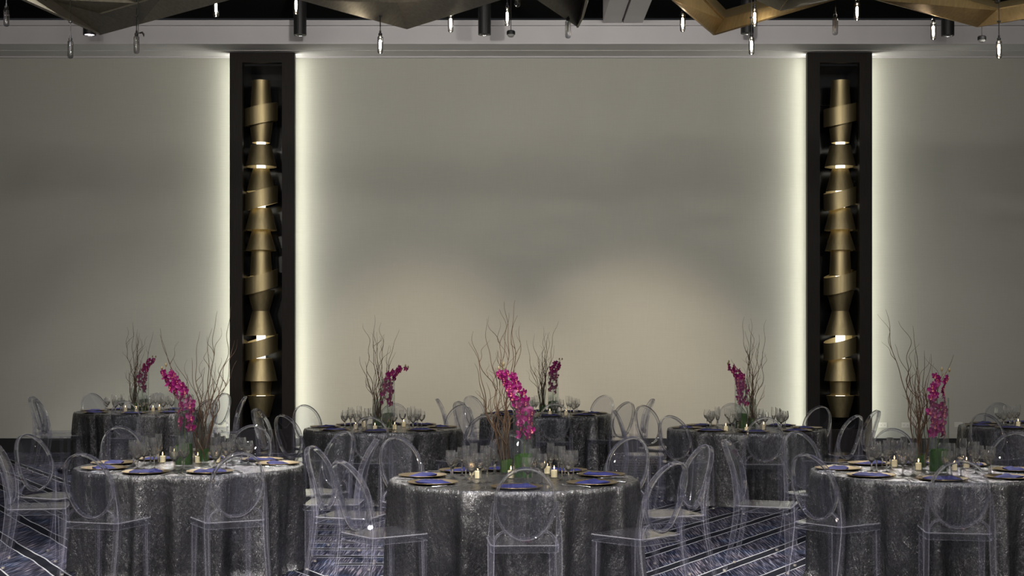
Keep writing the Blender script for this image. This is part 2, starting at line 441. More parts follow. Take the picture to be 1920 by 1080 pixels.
def brass_lamp(cx, word, seed):
    rnd = random.Random(seed)
    r = empty('brass_lamp', (cx, YS, 0), label='tall wall lamp of stacked brushed brass cones and slanted bands, '+word, cat='wall lamp', group=None)
    m = 1/PXM
    cones = [(152, 212, 16.5, 20), (216, 268, 24, 16.5), (273, 313, 19, 29), (317, 360, 15.5, 27), (391, 432, 19, 29.5), (426, 470, 15, 28),
             (464, 518, 17.5, 20.5), (544, 585, 26, 15), (583.5, 629, 15.6, 29), (672, 714, 21, 30), (708, 741, 20, 17.5), (741.5, 782, 26, 15.5)]
    for i, (v0, v1, r0, r1) in enumerate(cones):
        z0, z1 = zz(v0), zz(v1); t = .004
        a, b = r0*m, r1*m
        n = 6; prof = [(a+(b-a)*k/n+(.006 if i == 0 and k == 0 else 0), z0+(z1-z0)*k/n) for k in range(n+1)]
        prof += [(p[0]-t, p[1]) for p in prof[::-1]]
        G().lathe(prof, 40, True).build('cone_shade', M['brass'], r, smooth=True)
    for (vl, vr, hh) in [(222, 209, 34), (380, 364, 32), (537, 521, 32), (659, 643, 32)]:
        vc = (vl+vr)/2; sl = (vl-vr)/60.0; R_ = 31*m; n = 40; vs_ = []; fs = []
        for k in range(n):
            a = 2*pi*k/n
            for (rr, s) in ((R_, 1), (R_, -1), (R_-.004, -1), (R_-.004, 1)):
                x = rr*cos(a); y = rr*sin(a)
                vs_.append((x, y, zz(vc)+x*sl*1.0+y*.12+s*hh*m/2))
        for k in range(n):
            j = (k+1) % n
            for q in range(4): fs.append((k*4+q, j*4+q, j*4+(q+1) % 4, k*4+(q+1) % 4))
        G().add(vs_, fs).build('slanted_band', M['brass'], r, smooth=True)
    G().box(-.055, .055, -.055, .055, zz(770), zz(165)).build('light_core', M['core'], r)['label'] = 'square white light core inside the brass shades'
    G().box(-.012, .012, .05, .73, zz(300)-.012, zz(300)+.012).box(-.012, .012, .05, .73, zz(650)-.012, zz(650)+.012).build('bracket', M['black'], r)
    return r
column(CXS[0], 'left of the two'); column(CXS[1], 'right of the two')
brass_lamp(X(489.5, YS), 'in the left column', 1); brass_lamp(X(1575.5, YS), 'in the right column', 2)

# wall plates
def plate(u, v, kind, label):
    r = empty('wall_plate', (X(u, WY), WY, H+(VH-v)*WY/F), label=label, cat='outlet')
    g = G().box(-.058, .058, -.008, 0, -.036, .036); g.build('cover', M['white_plastic'], r)
    if kind:
        for s in (-1, 1):
            q = G().box(s*.026-.017, s*.026+.017, -.011, -.007, -.016, .016).build('socket', M['white_plastic'], r)
            G().box(s*.026-.007, s*.026-.004, -.012, -.010, -.004, .007).box(s*.026+.004, s*.026+.007, -.012, -.010, -.004, .007).box(s*.026-.002, s*.026+.002, -.012, -.010, -.011, -.007).build('slot', M['dark_slot'], q)
    else:
        G().box(-.045, .045, -.011, -.007, -.024, .024).build('insert', M['white_plastic'], r)
plate(1655, 797, 1, 'white wall outlet nearest the right column')
plate(1698, 797, 1, 'white double outlet behind the front right willow branches')
plate(1797, 796, 0, 'white blank wall plate right of the front right orchid')

# ------------------------------------------------------------------ folded metal panels under the ceiling
def Q(u, v, z): return P(u, v, z)
def slab(poly, name, mt, parent, th=.018):
    n = len(poly); a = [Vector(p) for p in poly]
    nr = Vector((0, 0, 0))
    for i in range(n): nr += a[i].cross(a[(i+1) % n])
    nr.normalize(); nr = nr if nr.z > 0 else -nr
    b = [p+nr*th for p in a]
    return G().add(a+b, [tuple(range(n)), tuple(range(n, 2*n))]+[(i, (i+1) % n, n+(i+1) % n, n+i) for i in range(n)]).build(name, mt, parent)
def folded(name, label, mt, polys, hang, metal='folded_panel'):
    r = empty('folded_ceiling_panel', (0, 0, 0), label=label, cat='ceiling panel')
    c = sum((Q(*p) for p in polys[0]), Vector())/len(polys[0]); r.location = c
    for poly in polys: slab([Q(*p)-c for p in poly], 'facet', mt, r)
    for hpt in hang:
        a = Q(*hpt)-c
        G().tube([a, (a.x, a.y, CZ-c.z)], .004, 6).build('hanger', M['cable'], r)
z0 = 4.30
folded('a', 'champagne metal folded panel at the upper left, low point over the left downlight', M['champagne'], [
    [(187, 66, z0), (40, 0, z0+.02), (-227, -120, z0+.05), (-80, -120, z0+.42), (92, 0, z0+.22)],
    [(187, 66, z0), (92, 0, z0+.22), (148, 38.5, z0+.1), (305, -7, z0+.12), (262, 45.6, z0+.02)],
    [(148, 37.5, z0+.104), (92, -1, z0+.224), (-80, -121, z0+.42), (180, -121, z0+.5), (236, -2, z0+.22), (256, 6, z0+.18)],
    [(262, 45.6, z0+.02), (305, -7, z0+.12), (430, 0, z0+.01), (320, 30, z0)],
    [(256, 5, z0+.18), (236, -3, z0+.22), (180, -121, z0+.5), (600, -121, z0+.3), (880, -122, z0+.05), (431, -1, z0+.01), (306, -8, z0+.12)]],
    [(60, -100, z0+.45), (300, -100, z0+.42)])
folded('b', 'champagne metal folded panel left of centre, its low point catching grey light', M['champagne'], [
    [(763, 55, z0), (640, 22, z0-.02), (562, 0, z0-.03), (300, -75, z0-.05), (500, -120, z0+.3), (730, -20, z0+.22), (745, 5, z0+.14)],
    [(763, 55, z0), (745, 5, z0+.14), (730, -20, z0+.22), (600, -120, z0+.45), (1000, -120, z0+.3), (1330, -120, z0+.06), (955, -5, z0)]],
    [(560, -90, z0+.3), (900, -90, z0+.35)])
folded('c', 'narrow champagne metal folded panel pointing down beside the ceiling beam', M['champagne'], [
    [(1084, 52, z0), (1007, 0, z0), (850, -105, z0), (1110, -105, z0+.32), (1096, 0, z0+.16)],
    [(1084.5, 52, z0), (1097, 0, z0+.16), (1111, -105, z0+.32), (1135, -105, z0+.05), (1102, 0, z0), (1094, 34, z0)]],
    [(1030, -80, z0+.1)])
folded('d', 'gold metal folded frame right of centre with a sharp V corner', M['gold'], [
    [(1341, 66, z0), (1263, 0, z0), (1130, -112, z0), (1210, -112, z0+.3), (1318, 0, z0+.17), (1357, 38, z0+.12)],
    [(1357, 37.6, z0+.12), (1318, 0, z0+.17), (1210, -112, z0+.3), (1228, -112, z0+.62), (1336, 0, z0+.45), (1360, 22, z0+.4)],
    [(1341.5, 66, z0), (1357.5, 38, z0+.12), (1500, 0, z0+.1), (1780, -75, z0+.1), (1850, -75, z0), (1566, 0, z0)],
    [(1360.5, 22, z0+.4), (1416, 6, z0+.38), (1720, -80, z0+.38), (1778, -75, z0+.1), (1500, 0, z0+.1), (1358, 37.5, z0+.12)]],
    [(1190, -100, z0+.2), (1700, -60, z0+.1)])
folded('e', 'grey champagne panel tip overlapping the gold V frame', M['champagne'], [
    [(1461, 20, z0-.2), (1412, -2, z0-.2), (1250, -76, z0-.2), (1530, -76, z0+.1), (1476, 0, z0-.06)],
    [(1461.5, 20, z0-.2), (1477, 0, z0-.06), (1531, -76, z0+.1), (1900, -76, z0-.15), (1572, -4, z0-.2)]],
    [(1420, -60, z0-.1)])
folded('f', 'large gold metal folded frame at the upper right corner', M['gold'], [
    [(1835, 51, z0), (1645, 0, z0), (1270, -101, z0), (1480, -101, z0+.25), (1795, 0, z0+.14), (1870, 20, z0+.1)],
    [(1870, 19.6, z0+.1), (1795, -.4, z0+.14), (1480, -101, z0+.25), (1530, -101, z0+.55), (1838, 0, z0+.42), (1872, 8, z0+.4)],
    [(1835.5, 51, z0), (1870.5, 20, z0+.1), (1920, 11, z0+.1), (2150, -28, z0+.1), (2250, -28, z0), (1930, 34.5, z0)],
    [(1872.5, 8, z0+.4), (1920, -2, z0+.4), (2100, -40, z0+.4), (2149, -28, z0+.1), (1920, 11, z0+.1), (1871, 19.6, z0+.1)]],
    [(1500, -80, z0+.2), (2100, -25, z0+.1)])

# ------------------------------------------------------------------ pendants, downlights, sensors
def make_pendant(lit, top):
    r = empty('pendant_light')
    G().tube([(0, 0, .17), (0, 0, .235)], .0042, 8).build('rod', M['black'], r)
    G().lathe([(0, .150), (.014, .150), (.016, .158), (.016, .172), (.0085, .178), (.0085, .195), (0, .195)], 16).build('socket_cap', M['black'], r, True)
    R_ = .0245
    prof = [(.006, .152), (.016, .150), (.0235, .142), (R_, .132), (R_, .022), (.022, .010), (.014, .002), (.0, .0)]
    G().lathe(prof, 20).build('glass_tube', M['bulb'], r, True)
    if lit: G().lathe([(0, .04), (.007, .046), (.010, .06), (.010, .105), (.007, .118), (0, .122)], 10).build('filament', M['filament'], r, True)
    else: G().lathe([(0, .03), (.004, .036), (.006, .05), (.006, .12), (.003, .14), (0, .145)], 10).build('filament', M['steel'], r, True)
    return r
P_lit, P_dim = make_pendant(True, 0), make_pendant(False, 0)
pend = [(12, 50, 0, None), (81, 9, 0, None), (132, 110, 0, 41), (256, 101, 0, 30), (405, 32, 1, None), (555, 27, 1, None), (713, 101, 1, 30), (790, 13, 0, None),
        (845, 61, 1, None), (951, 49, 1, None), (970, 13, 0, None), (1065, 72, 0, None), (1280, 60, 1, None), (1415, 50, 1, None), (1409, 103, 1, 33),
        (1566, 66, 0, None), (1607, 39, 1, None), (1750, 75, 1, 3), (1873, 110, 1, 40), (1870, 7, 0, None)]
pend_objs = []
used = {0: False, 1: False}
for (u, vb, lit, vt) in pend:
    src = P_lit if lit else P_dim
    if not used[lit]: o = src; used[lit] = True
    else: o = copy_tree(src)
    y = 12.0; z = H+(VH-vb)*y/F; o.location = (X(u, y), y, z)
    ztop = CZ if vt is None else H+(VH-vt)*y/F
    L = ztop-z
    G().tube([(0, 0, .23), (0, 0, L)], .0035 if vt is None else .0045, 6).build('cord', M['cable'], o)
    if vt is not None: G().lathe([(0, L-.006), (.016, L-.006), (.016, L+.004), (0, L+.004)], 12).build('canopy', M['black'], o)
    tag(o, None, 'pendant light', 'small glass tube pendants under the ceiling'); pend_objs.append((u, o, lit))
# the same pendants go on over the tables nearer the camera (they light the glassware)
rr = random.Random(4); ORD = ['first', 'second', 'third', 'fourth', 'fifth', 'sixth', 'seventh', 'eighth', 'ninth', 'tenth', 'eleventh', 'twelfth']
off = []
for j in range(5):
    for i in range(12):
        x = -9.2+i*1.6+(.8 if j % 2 else 0)+rr.uniform(-.5, .5); y = 9.6-j*2.6+rr.uniform(-.7, .7); off.append((x, y, 4.3+rr.uniform(-.1, .8)))
for k, (x, y, z) in enumerate(off):
    if abs(x) < 9.8:
        o = copy_tree(P_lit)
        for ch in list(o.children):
            if ch.name.startswith('cord') or ch.name.startswith('canopy'): bpy.data.objects.remove(ch)
        o.location = (x, y, z)
        G().tube([(0, 0, .23), (0, 0, CZ-z)], .0035, 5).build('cord', M['cable'], o)
        tag(o, 'lit glass tube pendant above the camera, %s in the %s row' % (ORD[k % 12], ORD[k//12]), 'pendant light', 'pendants above the camera')
ordw = ['first', 'second', 'third', 'fourth', 'fifth', 'sixth', 'seventh', 'eighth', 'ninth', 'tenth', 'eleventh', 'twelfth', 'thirteenth', 'fourteenth', 'fifteenth', 'sixteenth', 'seventeenth', 'eighteenth', 'nineteenth', 'twentieth']
pend_objs.sort(key=lambda t: t[0])
for k, (u, o, lit) in enumerate(pend_objs):
    o['label'] = '%s glass tube pendant on a thin black cord, %s pendant from the left' % ('glowing' if lit else 'unlit', ordw[k])

def downlight(u, v, lit, label):
    y = 18.9; z = H+(VH-v)*y/F
    r = empty('ceiling_downlight', (X(u, y), y, z), label=label, cat='downlight', group='black cylinder downlights')
    G().lathe([(.070, 0), (.085, 0), (.085, CZ-z), (.0, CZ-z)], 28).build('housing', M['black'], r, False)
    G().lathe([(.070, 0), (.068, .02), (.06, .03)], 28).build('trim_ring', M['steel'], r, True)
    G().lathe([(0, .012), (.071, .012)], 28).build('lens', M['lens'] if lit else M['black'], r)
downlight(168, 66, 1, 'black cylinder downlight with a bright lens at the far left')
downlight(562.5, 66, 0, 'black cylinder downlight above the left brass column')
downlight(908.5, 65, 0, 'black cylinder downlight left of the small hanging sensor')
downlight(1401, 63, 0, 'black cylinder downlight mostly hidden by the gold V frame')
downlight(1777, 67, 0, 'black cylinder downlight by the large gold frame')
def sensor(u, v, label):
    y = 15.0; z = H+(VH-v)*y/F
    r = empty('ceiling_sensor', (X(u, y), y, z), label=label, cat='sensor', group='hanging sensors')
    G().lathe([(0, 0), (.025, .004), (.036, .018), (.038, .03)], 20).build('dome', M['white_plastic'], r, True)
    G().lathe([(.038, .028), (.045, .03), (.045, .06), (.036, .07), (0, .07)], 20).build('cap', M['black'], r)
    G().tube([(0, 0, .07), (0, 0, CZ-z)], .004, 6).build('rod', M['cable'], r)
sensor(958, 70, 'small white domed sensor hanging in the centre of the ceiling'); sensor(1841, 80, 'small white domed sensor hanging under the large gold frame')
# bent black hook beside a pendant
pt = P(262, 62, 4.15)
tag(G().tube([(0, 0, 0), (.02, 0, .005), (.032, 0, -.01), (.034, 0, -.03)], [.006, .009, .008, .003], 8).tube([(-.012, 0, .0), (-.012, 0, CZ-4.15)], .003, 6).tube([(-.012, 0, 0), (0, 0, 0)], .004, 6).build('hook', M['black']), 'small bent black hook beside the pendant at upper left', 'hook').location = pt

# ------------------------------------------------------------------ tables
TZ, TR = .71, .79
TABLES = {
 'A': dict(x=X(261, 17.8), y=17.8, name='rear left table'),
 'B': dict(x=X(358, 10.0), y=10.0, name='front left table'),
 'C': dict(x=X(718, 14.38), y=14.38, name='second row left table'),
 'D': dict(x=X(963, 9.06), y=9.06, name='front centre table'),
 'E': dict(x=X(1023, 17.2), y=17.2, name='rear centre table'),
 'F': dict(x=X(1399.5, 14.28), y=14.28, name='second row right table'),
 'G': dict(x=X(1743, 9.55), y=9.55, name='front right table'),
 'H': dict(x=X(1948, 14.7), y=14.7, name='table cut off by the right edge'),
}
def make_cloth(seed):
    rnd = random.Random(seed); n = 480
    ph = [rnd.uniform(0, 2*pi) for _ in range(8)]
    def fold(a, t):
        w = sin(11*a+ph[0]+.9*sin(3*a+ph[4]))*.40+sin(21*a+ph[1]+1.3*sin(2*a+ph[5]))*.40+sin(37*a+ph[2]+1.6*sin(4*a+ph[6])+.6*t)*.20*(1-.3*t)
        w = w if w > 0 else w*.8
        return w*(.010+.075*t**.7)-.015*t+.02*t*t*sin(5*a+ph[3])
    vs_ = []; fs = []; uv = []
    rs = [0.0, .2, .4, .6, .74, .775]
    rings = [('top', r, 0) for r in rs[1:]]
    side = [i/26 for i in range(27)]
    pts = [(0, 0, TZ)]; uvs = [(0, 0)]
    rows = []
    for r in rs[1:]:
        row = []
        for k in range(n):
            a = 2*pi*k/n; row.append(len(pts)); pts.append((r*cos(a), r*sin(a), TZ)); uvs.append((r*cos(a), r*sin(a)))
        rows.append(row)
    for i, t in enumerate(side):
        row = []
        for k in range(n):
            a = 2*pi*k/n
            r = TR+fold(a, t)-(.006 if i == 0 else 0); z = (TZ-.006)*(1-t) + .004
            if t > .93:  # the hem breaks on the floor
                r += .02*(t-.93)/.07*(1+sin(11*a+ph[7]))*.6
            row.append(len(pts)); pts.append((r*cos(a), r*sin(a), z)); uvs.append((a*TR, -1.5-t*TZ))
        rows.append(row)
    F_ = []; UV = []
    for k in range(n):
        F_.append((0, rows[0][k], rows[0][(k+1) % n]))
    for i in range(len(rows)-1):
        for k in range(n):
            F_.append((rows[i][k], rows[i+1][k], rows[i+1][(k+1) % n], rows[i][(k+1) % n]))
    o = mesh_obj('tablecloth', pts, F_, M['cloth'], None, True)
    l = o.data.uv_layers.new(name='UV')
    for p in o.data.polygons:
        vi = list(p.vertices)
        us = [uvs[q] for q in vi]
        if us[0][1] < -1.4 or us[-1][1] < -1.4:
            mx = max(q[0] for q in us)
            us = [(q[0]+2*pi*TR if mx-q[0] > 3 else q[0], q[1]) for q in us]
            if min(q[1] for q in us) > -1.6 and any(q[1] > -1.4 for q in us): us = [uvs[q] if uvs[q][1] > -1.4 else (pts[q][0], pts[q][1]) for q in vi]
        for li, q in zip(p.loop_indices, us): l.data[li].uv = q
    return o
cl = [make_cloth(s) for s in (11, 12, 13)]
tt = empty('banquet_table'); G().lathe([(0, TZ-.03), (.755, TZ-.03), (.755, TZ-.006), (0, TZ-.006)], 48).build('tabletop', M['tabletop'], tt)
for a in range(4):
    x, y = .5*cos(pi/4+a*pi/2), .5*sin(pi/4+a*pi/2)
    G().tube([(x, y, 0), (x, y, TZ-.03)], .015, 8).build('leg', M['steel'], tt)
for i, (k, t) in enumerate(TABLES.items()):
    o = cl[i] if i < 3 else cl[i % 3].copy()
    if i >= 3: COL.objects.link(o)
    o.location = (t['x'], t['y'], 0); o.rotation_euler = (0, 0, i*1.7)
    tag(o, 'crushed silver grey floor length cloth draped over the '+t['name'], 'tablecloth', 'crushed grey tablecloths')
    b = tt if i == 0 else copy_tree(tt)
    b.location = (t['x'], t['y'], 0); tag(b, 'round banquet table hidden under the cloth of the '+t['name'], 'table', 'round banquet tables')

# ------------------------------------------------------------------ ghost chair
def yb(z):
    t = max(0, (z-.455)/.445); return -.185-.125*t**1.35
def bow(x): return .9*x*x                    # the back wraps forward at its sides
def make_chair():
    r = empty('ghost_chair')
    # seat shell
    out = []
    for (cx, cy_, a0) in ((.172, .150, 0), (-.172, .150, 90), (-.160, -.158, 180), (.160, -.158, 270)):
        for k in range(7):
            a = radians(a0+k*15); out.append((cx+.032*cos(a), cy_+.040*sin(a)))
    n = len(out); zt, zb = .455, .412
    v = [(x, y, zt-.0045) for x, y in out]+[(x*.975, y*.975, zt) for x, y in out]+[(x, y, zb) for x, y in out]+[(x*.955, y*.955, zb) for x, y in out]+[(x*.955, y*.955, zt-.013) for x, y in out]
    f = [tuple(n+i for i in range(n)), tuple(4*n+i for i in range(n))[::-1]]
    for i in range(n):
        j = (i+1) % n
        f += [(i, j, n+j, n+i), (2*n+i, 2*n+j, j, i), (3*n+i, 3*n+j, 2*n+j, 2*n+i), (4*n+i, 4*n+j, 3*n+j, 3*n+i)]
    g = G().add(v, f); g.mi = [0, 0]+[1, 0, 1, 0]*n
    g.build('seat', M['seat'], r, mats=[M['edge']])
    # oval ring
    a_, b_, zc = .166, .203, .684
    K = 56; pts = []; A = []; B = []
    def op(ph):
        z = zc+b_*sin(ph); x = a_*cos(ph)*(1+.04*sin(ph)); return Vector((x, yb(z)+bow(x), z))
    for i in range(K):
        ph = 2*pi*i/K; p = op(ph); t = (op(ph+.02)-op(ph-.02)).normalized()
        c = Vector((0, yb(zc)+.02, zc)); rad_ = (p-c); rad_ -= t*rad_.dot(t)
        nrm = Vector((0, 1, .28)).normalized(); nrm -= t*nrm.dot(t); nrm.normalize(); rad_ = t.cross(nrm)
        pts.append(p); A.append(rad_); B.append(nrm)
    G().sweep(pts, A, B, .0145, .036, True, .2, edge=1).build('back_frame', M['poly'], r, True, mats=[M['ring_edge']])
    # clear medallion
    g = G(); vs_ = []; NR, NA = 6, 36
    for s in (0, 1):
        base = len(vs_)
        for i in range(NR+1):
            for k in range(NA):
                q = i/NR*.965; ph = 2*pi*k/NA
                z = zc+b_*q*sin(ph); x = a_*q*cos(ph)*(1+.04*sin(ph)); vs_.append((x, yb(z)+bow(x)+(.0025 if s else -.0025), z))
    fs = []
    for s in (0, 1):
        o_ = s*(NR+1)*NA
        for i in range(NR):
            for k in range(NA):
                q = (o_+i*NA+k, o_+i*NA+(k+1) % NA, o_+(i+1)*NA+(k+1) % NA, o_+(i+1)*NA+k)
                fs.append(q if s else q[::-1])
    me = G().add(vs_, fs); o = mesh_obj('back_panel', me.v, me.f, M['poly_sheet'], r, True)
    # front legs
    for s in (-1, 1):
        zz_ = [.412, .30, .15, .012]; w = [.038, .036, .031, .026]
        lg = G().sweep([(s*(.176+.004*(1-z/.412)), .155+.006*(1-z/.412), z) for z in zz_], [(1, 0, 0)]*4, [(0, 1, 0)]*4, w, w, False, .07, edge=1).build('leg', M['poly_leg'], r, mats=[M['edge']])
        G().lathe([(0, 0), (.011, 0), (.011, .012), (0, .012)], 10, c=(s*.180, .161, 0)).build('foot_pad', M['pad'], lg)
    # rear legs run up into the oval
    for s in (-1, 1):
        g = G()
        pts = []; w = []; d = []
        for (x, z, ww, dd) in [(.176, .70, .010, .030), (.180, .66, .016, .034), (.184, .60, .022, .036), (.187, .54, .030, .038), (.188, .48, .037, .040), (.188, .455, .038, .042), (.188, .41, .038, .042),
                               (.189, .30, .035, .038), (.191, .20, .032, .034), (.193, .10, .028, .029), (.196, .012, .024, .025)]:
            if z > .455: y = yb(z)+bow(x)*(z-.455)/.3 if z < .75 else yb(z)+bow(x)
            else: y = -.185-.085*((.455-z)/.455)**1.5
            pts.append((s*x, y, z)); w.append(ww); d.append(dd)
        k = len(pts)
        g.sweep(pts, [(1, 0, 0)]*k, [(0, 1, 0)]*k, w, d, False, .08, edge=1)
        q = []
        for t in [i/6 for i in range(7)]:
            ph = radians(-48); p0 = op(ph); p2 = Vector((.176, -.183, .445)); p1 = Vector((.170, -.19, .520))
            p = p0*(1-t)**2+p1*2*t*(1-t)+p2*t*t; q.append((s*p.x, p.y, p.z))
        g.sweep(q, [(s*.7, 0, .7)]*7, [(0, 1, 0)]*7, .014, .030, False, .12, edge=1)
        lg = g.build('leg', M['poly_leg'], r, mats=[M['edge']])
        G().lathe([(0, 0), (.0105, 0), (.0105, .012), (0, .012)], 10, c=(s*.196, -.270, 0)).build('foot_pad', M['pad'], lg)
    return r
chair0 = make_chair()
CH = [  # table, angle round the table, distance of the back's top from the table's middle
 ('D', -87, 1.20), ('D', -44, 1.27), ('D', -140, 1.21), ('D', 17, 1.36), ('D', 168, 1.38), ('D', 54, 1.48), ('D', 125, 1.48), ('D', 92, 1.5),
 ('B', -108, 1.12), ('B', -64, 1.13), ('B', 158, 1.48), ('B', -167, 1.32), ('B', 121, 1.80), ('B', 86, 1.74), ('B', 42, 1.35), ('B', 2, 1.29),
 ('G', -98, 1.28), ('G', -140, 1.22), ('G', 161, 1.39), ('G', 115, 1.49), ('G', 83, 1.75), ('G', 50, 1.6),
 ('C', -90, 1.30), ('C', -132, 1.28), ('C', 170, 1.37), ('C', 131, 1.50), ('C', 90, 1.5), ('C', 56, 1.4), ('C', -45, 1.5),
 ('F', -91, 1.32), ('F', -130, 1.38), ('F', 180, 1.33), ('F', 131, 1.46), ('F', 86, 1.6), ('F', 44, 1.32), ('F', 0, 1.33), ('F', -48, 1.28),
 ('E', -86, 1.2), ('E', -142, 1.2), ('E', 180, 1.32), ('E', 137, 1.32), ('E', 54, 1.36), ('E', 0, 1.31), ('E', -44, 1.3),
 ('A', -83, 1.2), ('A', -142, 1.18), ('A', 175, 1.4), ('A', 128, 1.55), ('A', 94, 1.3), ('A', 57, 1.5), ('A', 8, 1.32), ('A', -36, 1.3),
 ('H', -130, 1.44), ('H', 90, 1.3)]
REG = {}                                    # (kind, table) -> [(u, obj)]
def reg(kind, tab, o):
    REG.setdefault((kind, tab), []).append((960+o.location.x/o.location.y*F, o))
first = True
crnd = random.Random(9)
for (tb, th, R_) in CH:
    t = TABLES[tb]; a = radians(th); d = max(R_, 1.31)-.31
    o = chair0 if first else copy_tree(chair0); first = False
    o.location = (t['x']+d*cos(a), t['y']+d*sin(a), 0)
    o.rotation_euler = (0, 0, a+pi/2+radians(crnd.uniform(-4, 4)))
    tag(o, None, 'chair', 'clear oval-backed ghost chairs'); reg('chair', tb, o)

# ------------------------------------------------------------------ tableware
def make_goblet(kind):
    if kind == 'wine':   outp = [(.0325, 0), (.033, .0015), (.012, .005), (.005, .010), (.004, .03), (.004, .075), (.006, .085), (.020, .096), (.031, .112), (.0345, .130), (.033, .155), (.0295, .185)]; b = .092
    elif kind == 'water': outp = [(.034, 0), (.0345, .0015), (.014, .005), (.006, .010), (.0048, .03), (.0055, .055), (.009, .065), (.026, .080), (.036, .100), (.0385, .120), (.036, .145), (.032, .165)]; b = .074
    else: outp = [(.029, 0), (.0295, .0015), (.010, .005), (.0045, .010), (.0036, .03), (.004, .068), (.007, .080), (.017, .100), (.0235, .130), (.0255, .160), (.0245, .190), (.0225, .212)]; b = .088
    inner = [(max(r-.0022, .0005), z+.001) for r, z in outp if z > b+.003][::-1]
    prof = [(0, 0)]+outp+[(outp[-1][0]-.0020, outp[-1][1])]+[p for p in inner[1:]]+[(0.0, b+.004)]
    return prof
def glass_proto(kind, nm):
    return G().lathe(make_goblet(kind), 26).build(nm, M['crystal'], None, True)
protos = {'wine': glass_proto('wine', 'wine_glass'), 'water': glass_proto('water', 'water_goblet'), 'flute': glass_proto('flute', 'champagne_flute')}
protos['charger'] = G().lathe([(0, .002), (.095, .002), (.105, .004), (.150, .014), (.156, .015), (.157, .013), (.150, .009), (.105, 0), (0, 0)], 48).build('charger_plate', M['charger'], None, True)
def napkin_mesh(seed):
    r_ = random.Random(seed); nx, ny = 22, 12; L, W = .215, .125; top = []; bot = []
    ph = [r_.uniform(0, 6.28) for _ in range(6)]
    for j in range(ny+1):
        for i in range(nx+1):
            s, t = i/nx*2-1, j/ny*2-1
            x = s*L/2*(1-.05*t*t); y = t*W/2*(1-.07*sin(3*s+ph[0]))
            e = (1-abs(s)**7)*(1-abs(t)**5)
            h = .007+.006*e*(1+.35*sin(3*s+1.5*t+ph[1])+.3*sin(6*t+2*s+ph[2]))+(.006 if t > -.15+.5*s else 0)*e+.0015*e*sin(11*s+ph[3]+t*3)
            top.append((x, y, h)); bot.append((x*.99, y*.99, 0))
    n = (nx+1)*(ny+1); f = []
    for j in range(ny):
        for i in range(nx):
            a = j*(nx+1)+i; f.append((a, a+1, a+nx+2, a+nx+1)); f.append((n+a, n+a+nx+1, n+a+nx+2, n+a+1))
    for i in range(nx):
        a = i; b_ = ny*(nx+1)+i; f.append((a+1, a, n+a, n+a+1)); f.append((b_, b_+1, n+b_+1, n+b_))
    for j in range(ny):
        a = j*(nx+1); b_ = a+nx; f.append((a, a+nx+1, n+a+nx+1, n+a)); f.append((b_+nx+1, b_, n+b_, n+b_+nx+1))
    return G().add(top+bot, f).build('napkin', M['napkin'], None, True)
naps = [napkin_mesh(s) for s in (1, 2, 3)]
def fork():
    g = G()
    pts = [(0, -.10, .004), (0, -.07, .006), (0, -.02, .008), (0, .02, .007), (0, .045, .006)]
    g.sweep(pts, [(1, 0, 0)]*5, [(0, 0, 1)]*5, [.014, .012, .006, .006, .016], .0022)
    g.sweep([(0, .045, .006), (0, .058, .005), (0, .066, .005)], [(1, 0, 0)]*3, [(0, 0, 1)]*3, [.016, .024, .024], .002)
    for k in range(4): g.sweep([(-.0096+k*.0064, .066, .005), (-.0096+k*.0064, .09, .004), (-.0096+k*.0064, .104, .009)], [(1, 0, 0)]*3, [(0, 0, 1)]*3, [.0036, .0034, .002], .0016)
    return g.build('fork', M['steel'], None)
def knife():
    g = G()
    g.sweep([(0, -.115, .004), (0, -.06, .005), (0, -.005, .005)], [(1, 0, 0)]*3, [(0, 0, 1)]*3, [.016, .015, .011], .006)
    g.sweep([(0, -.005, .004), (.002, .03, .004), (.003, .08, .004), (-.001, .112, .004)], [(1, 0, 0)]*4, [(0, 0, 1)]*4, [.012, .019, .019, .005], .0016)
    return g.build('table_knife', M['steel'], None)
protos['fork'] = fork(); protos['knife'] = knife()
placed = set()
def put(kind, tb, x, y, z, rz, cat, group, src=None):
    u = 960+x/y*F
    if u > 1926 or u < -6: return None
    s = src or protos[kind]
    if s.name in placed: o = s.copy(); COL.objects.link(o)
    else: o = s; placed.add(s.name)
    o.location = (x, y, z); o.rotation_euler = (0, 0, rz); tag(o, None, cat, group); reg(kind, tb, o)
    return o
ANG = {'D': [-87, -145, 170, 125, 95, 56, 18, -36], 'B': [-108, -64, -150, 168, 125, 88, 45, 8], 'G': [-98, -142, 165, 118, 83, 48, -52, 5],
       'C': [-90, -135, 172, 131, 90, 52, 8, -45], 'F': [-91, -135, 178, 131, 86, 44, 0, -48], 'E': [-86, -140, 180, 137, 92, 54, 5, -44],
       'A': [-83, -135, 175, 130, 94, 52, 8, -38], 'H': [-95, -135, 180, 135, 90]}
trnd = random.Random(21)
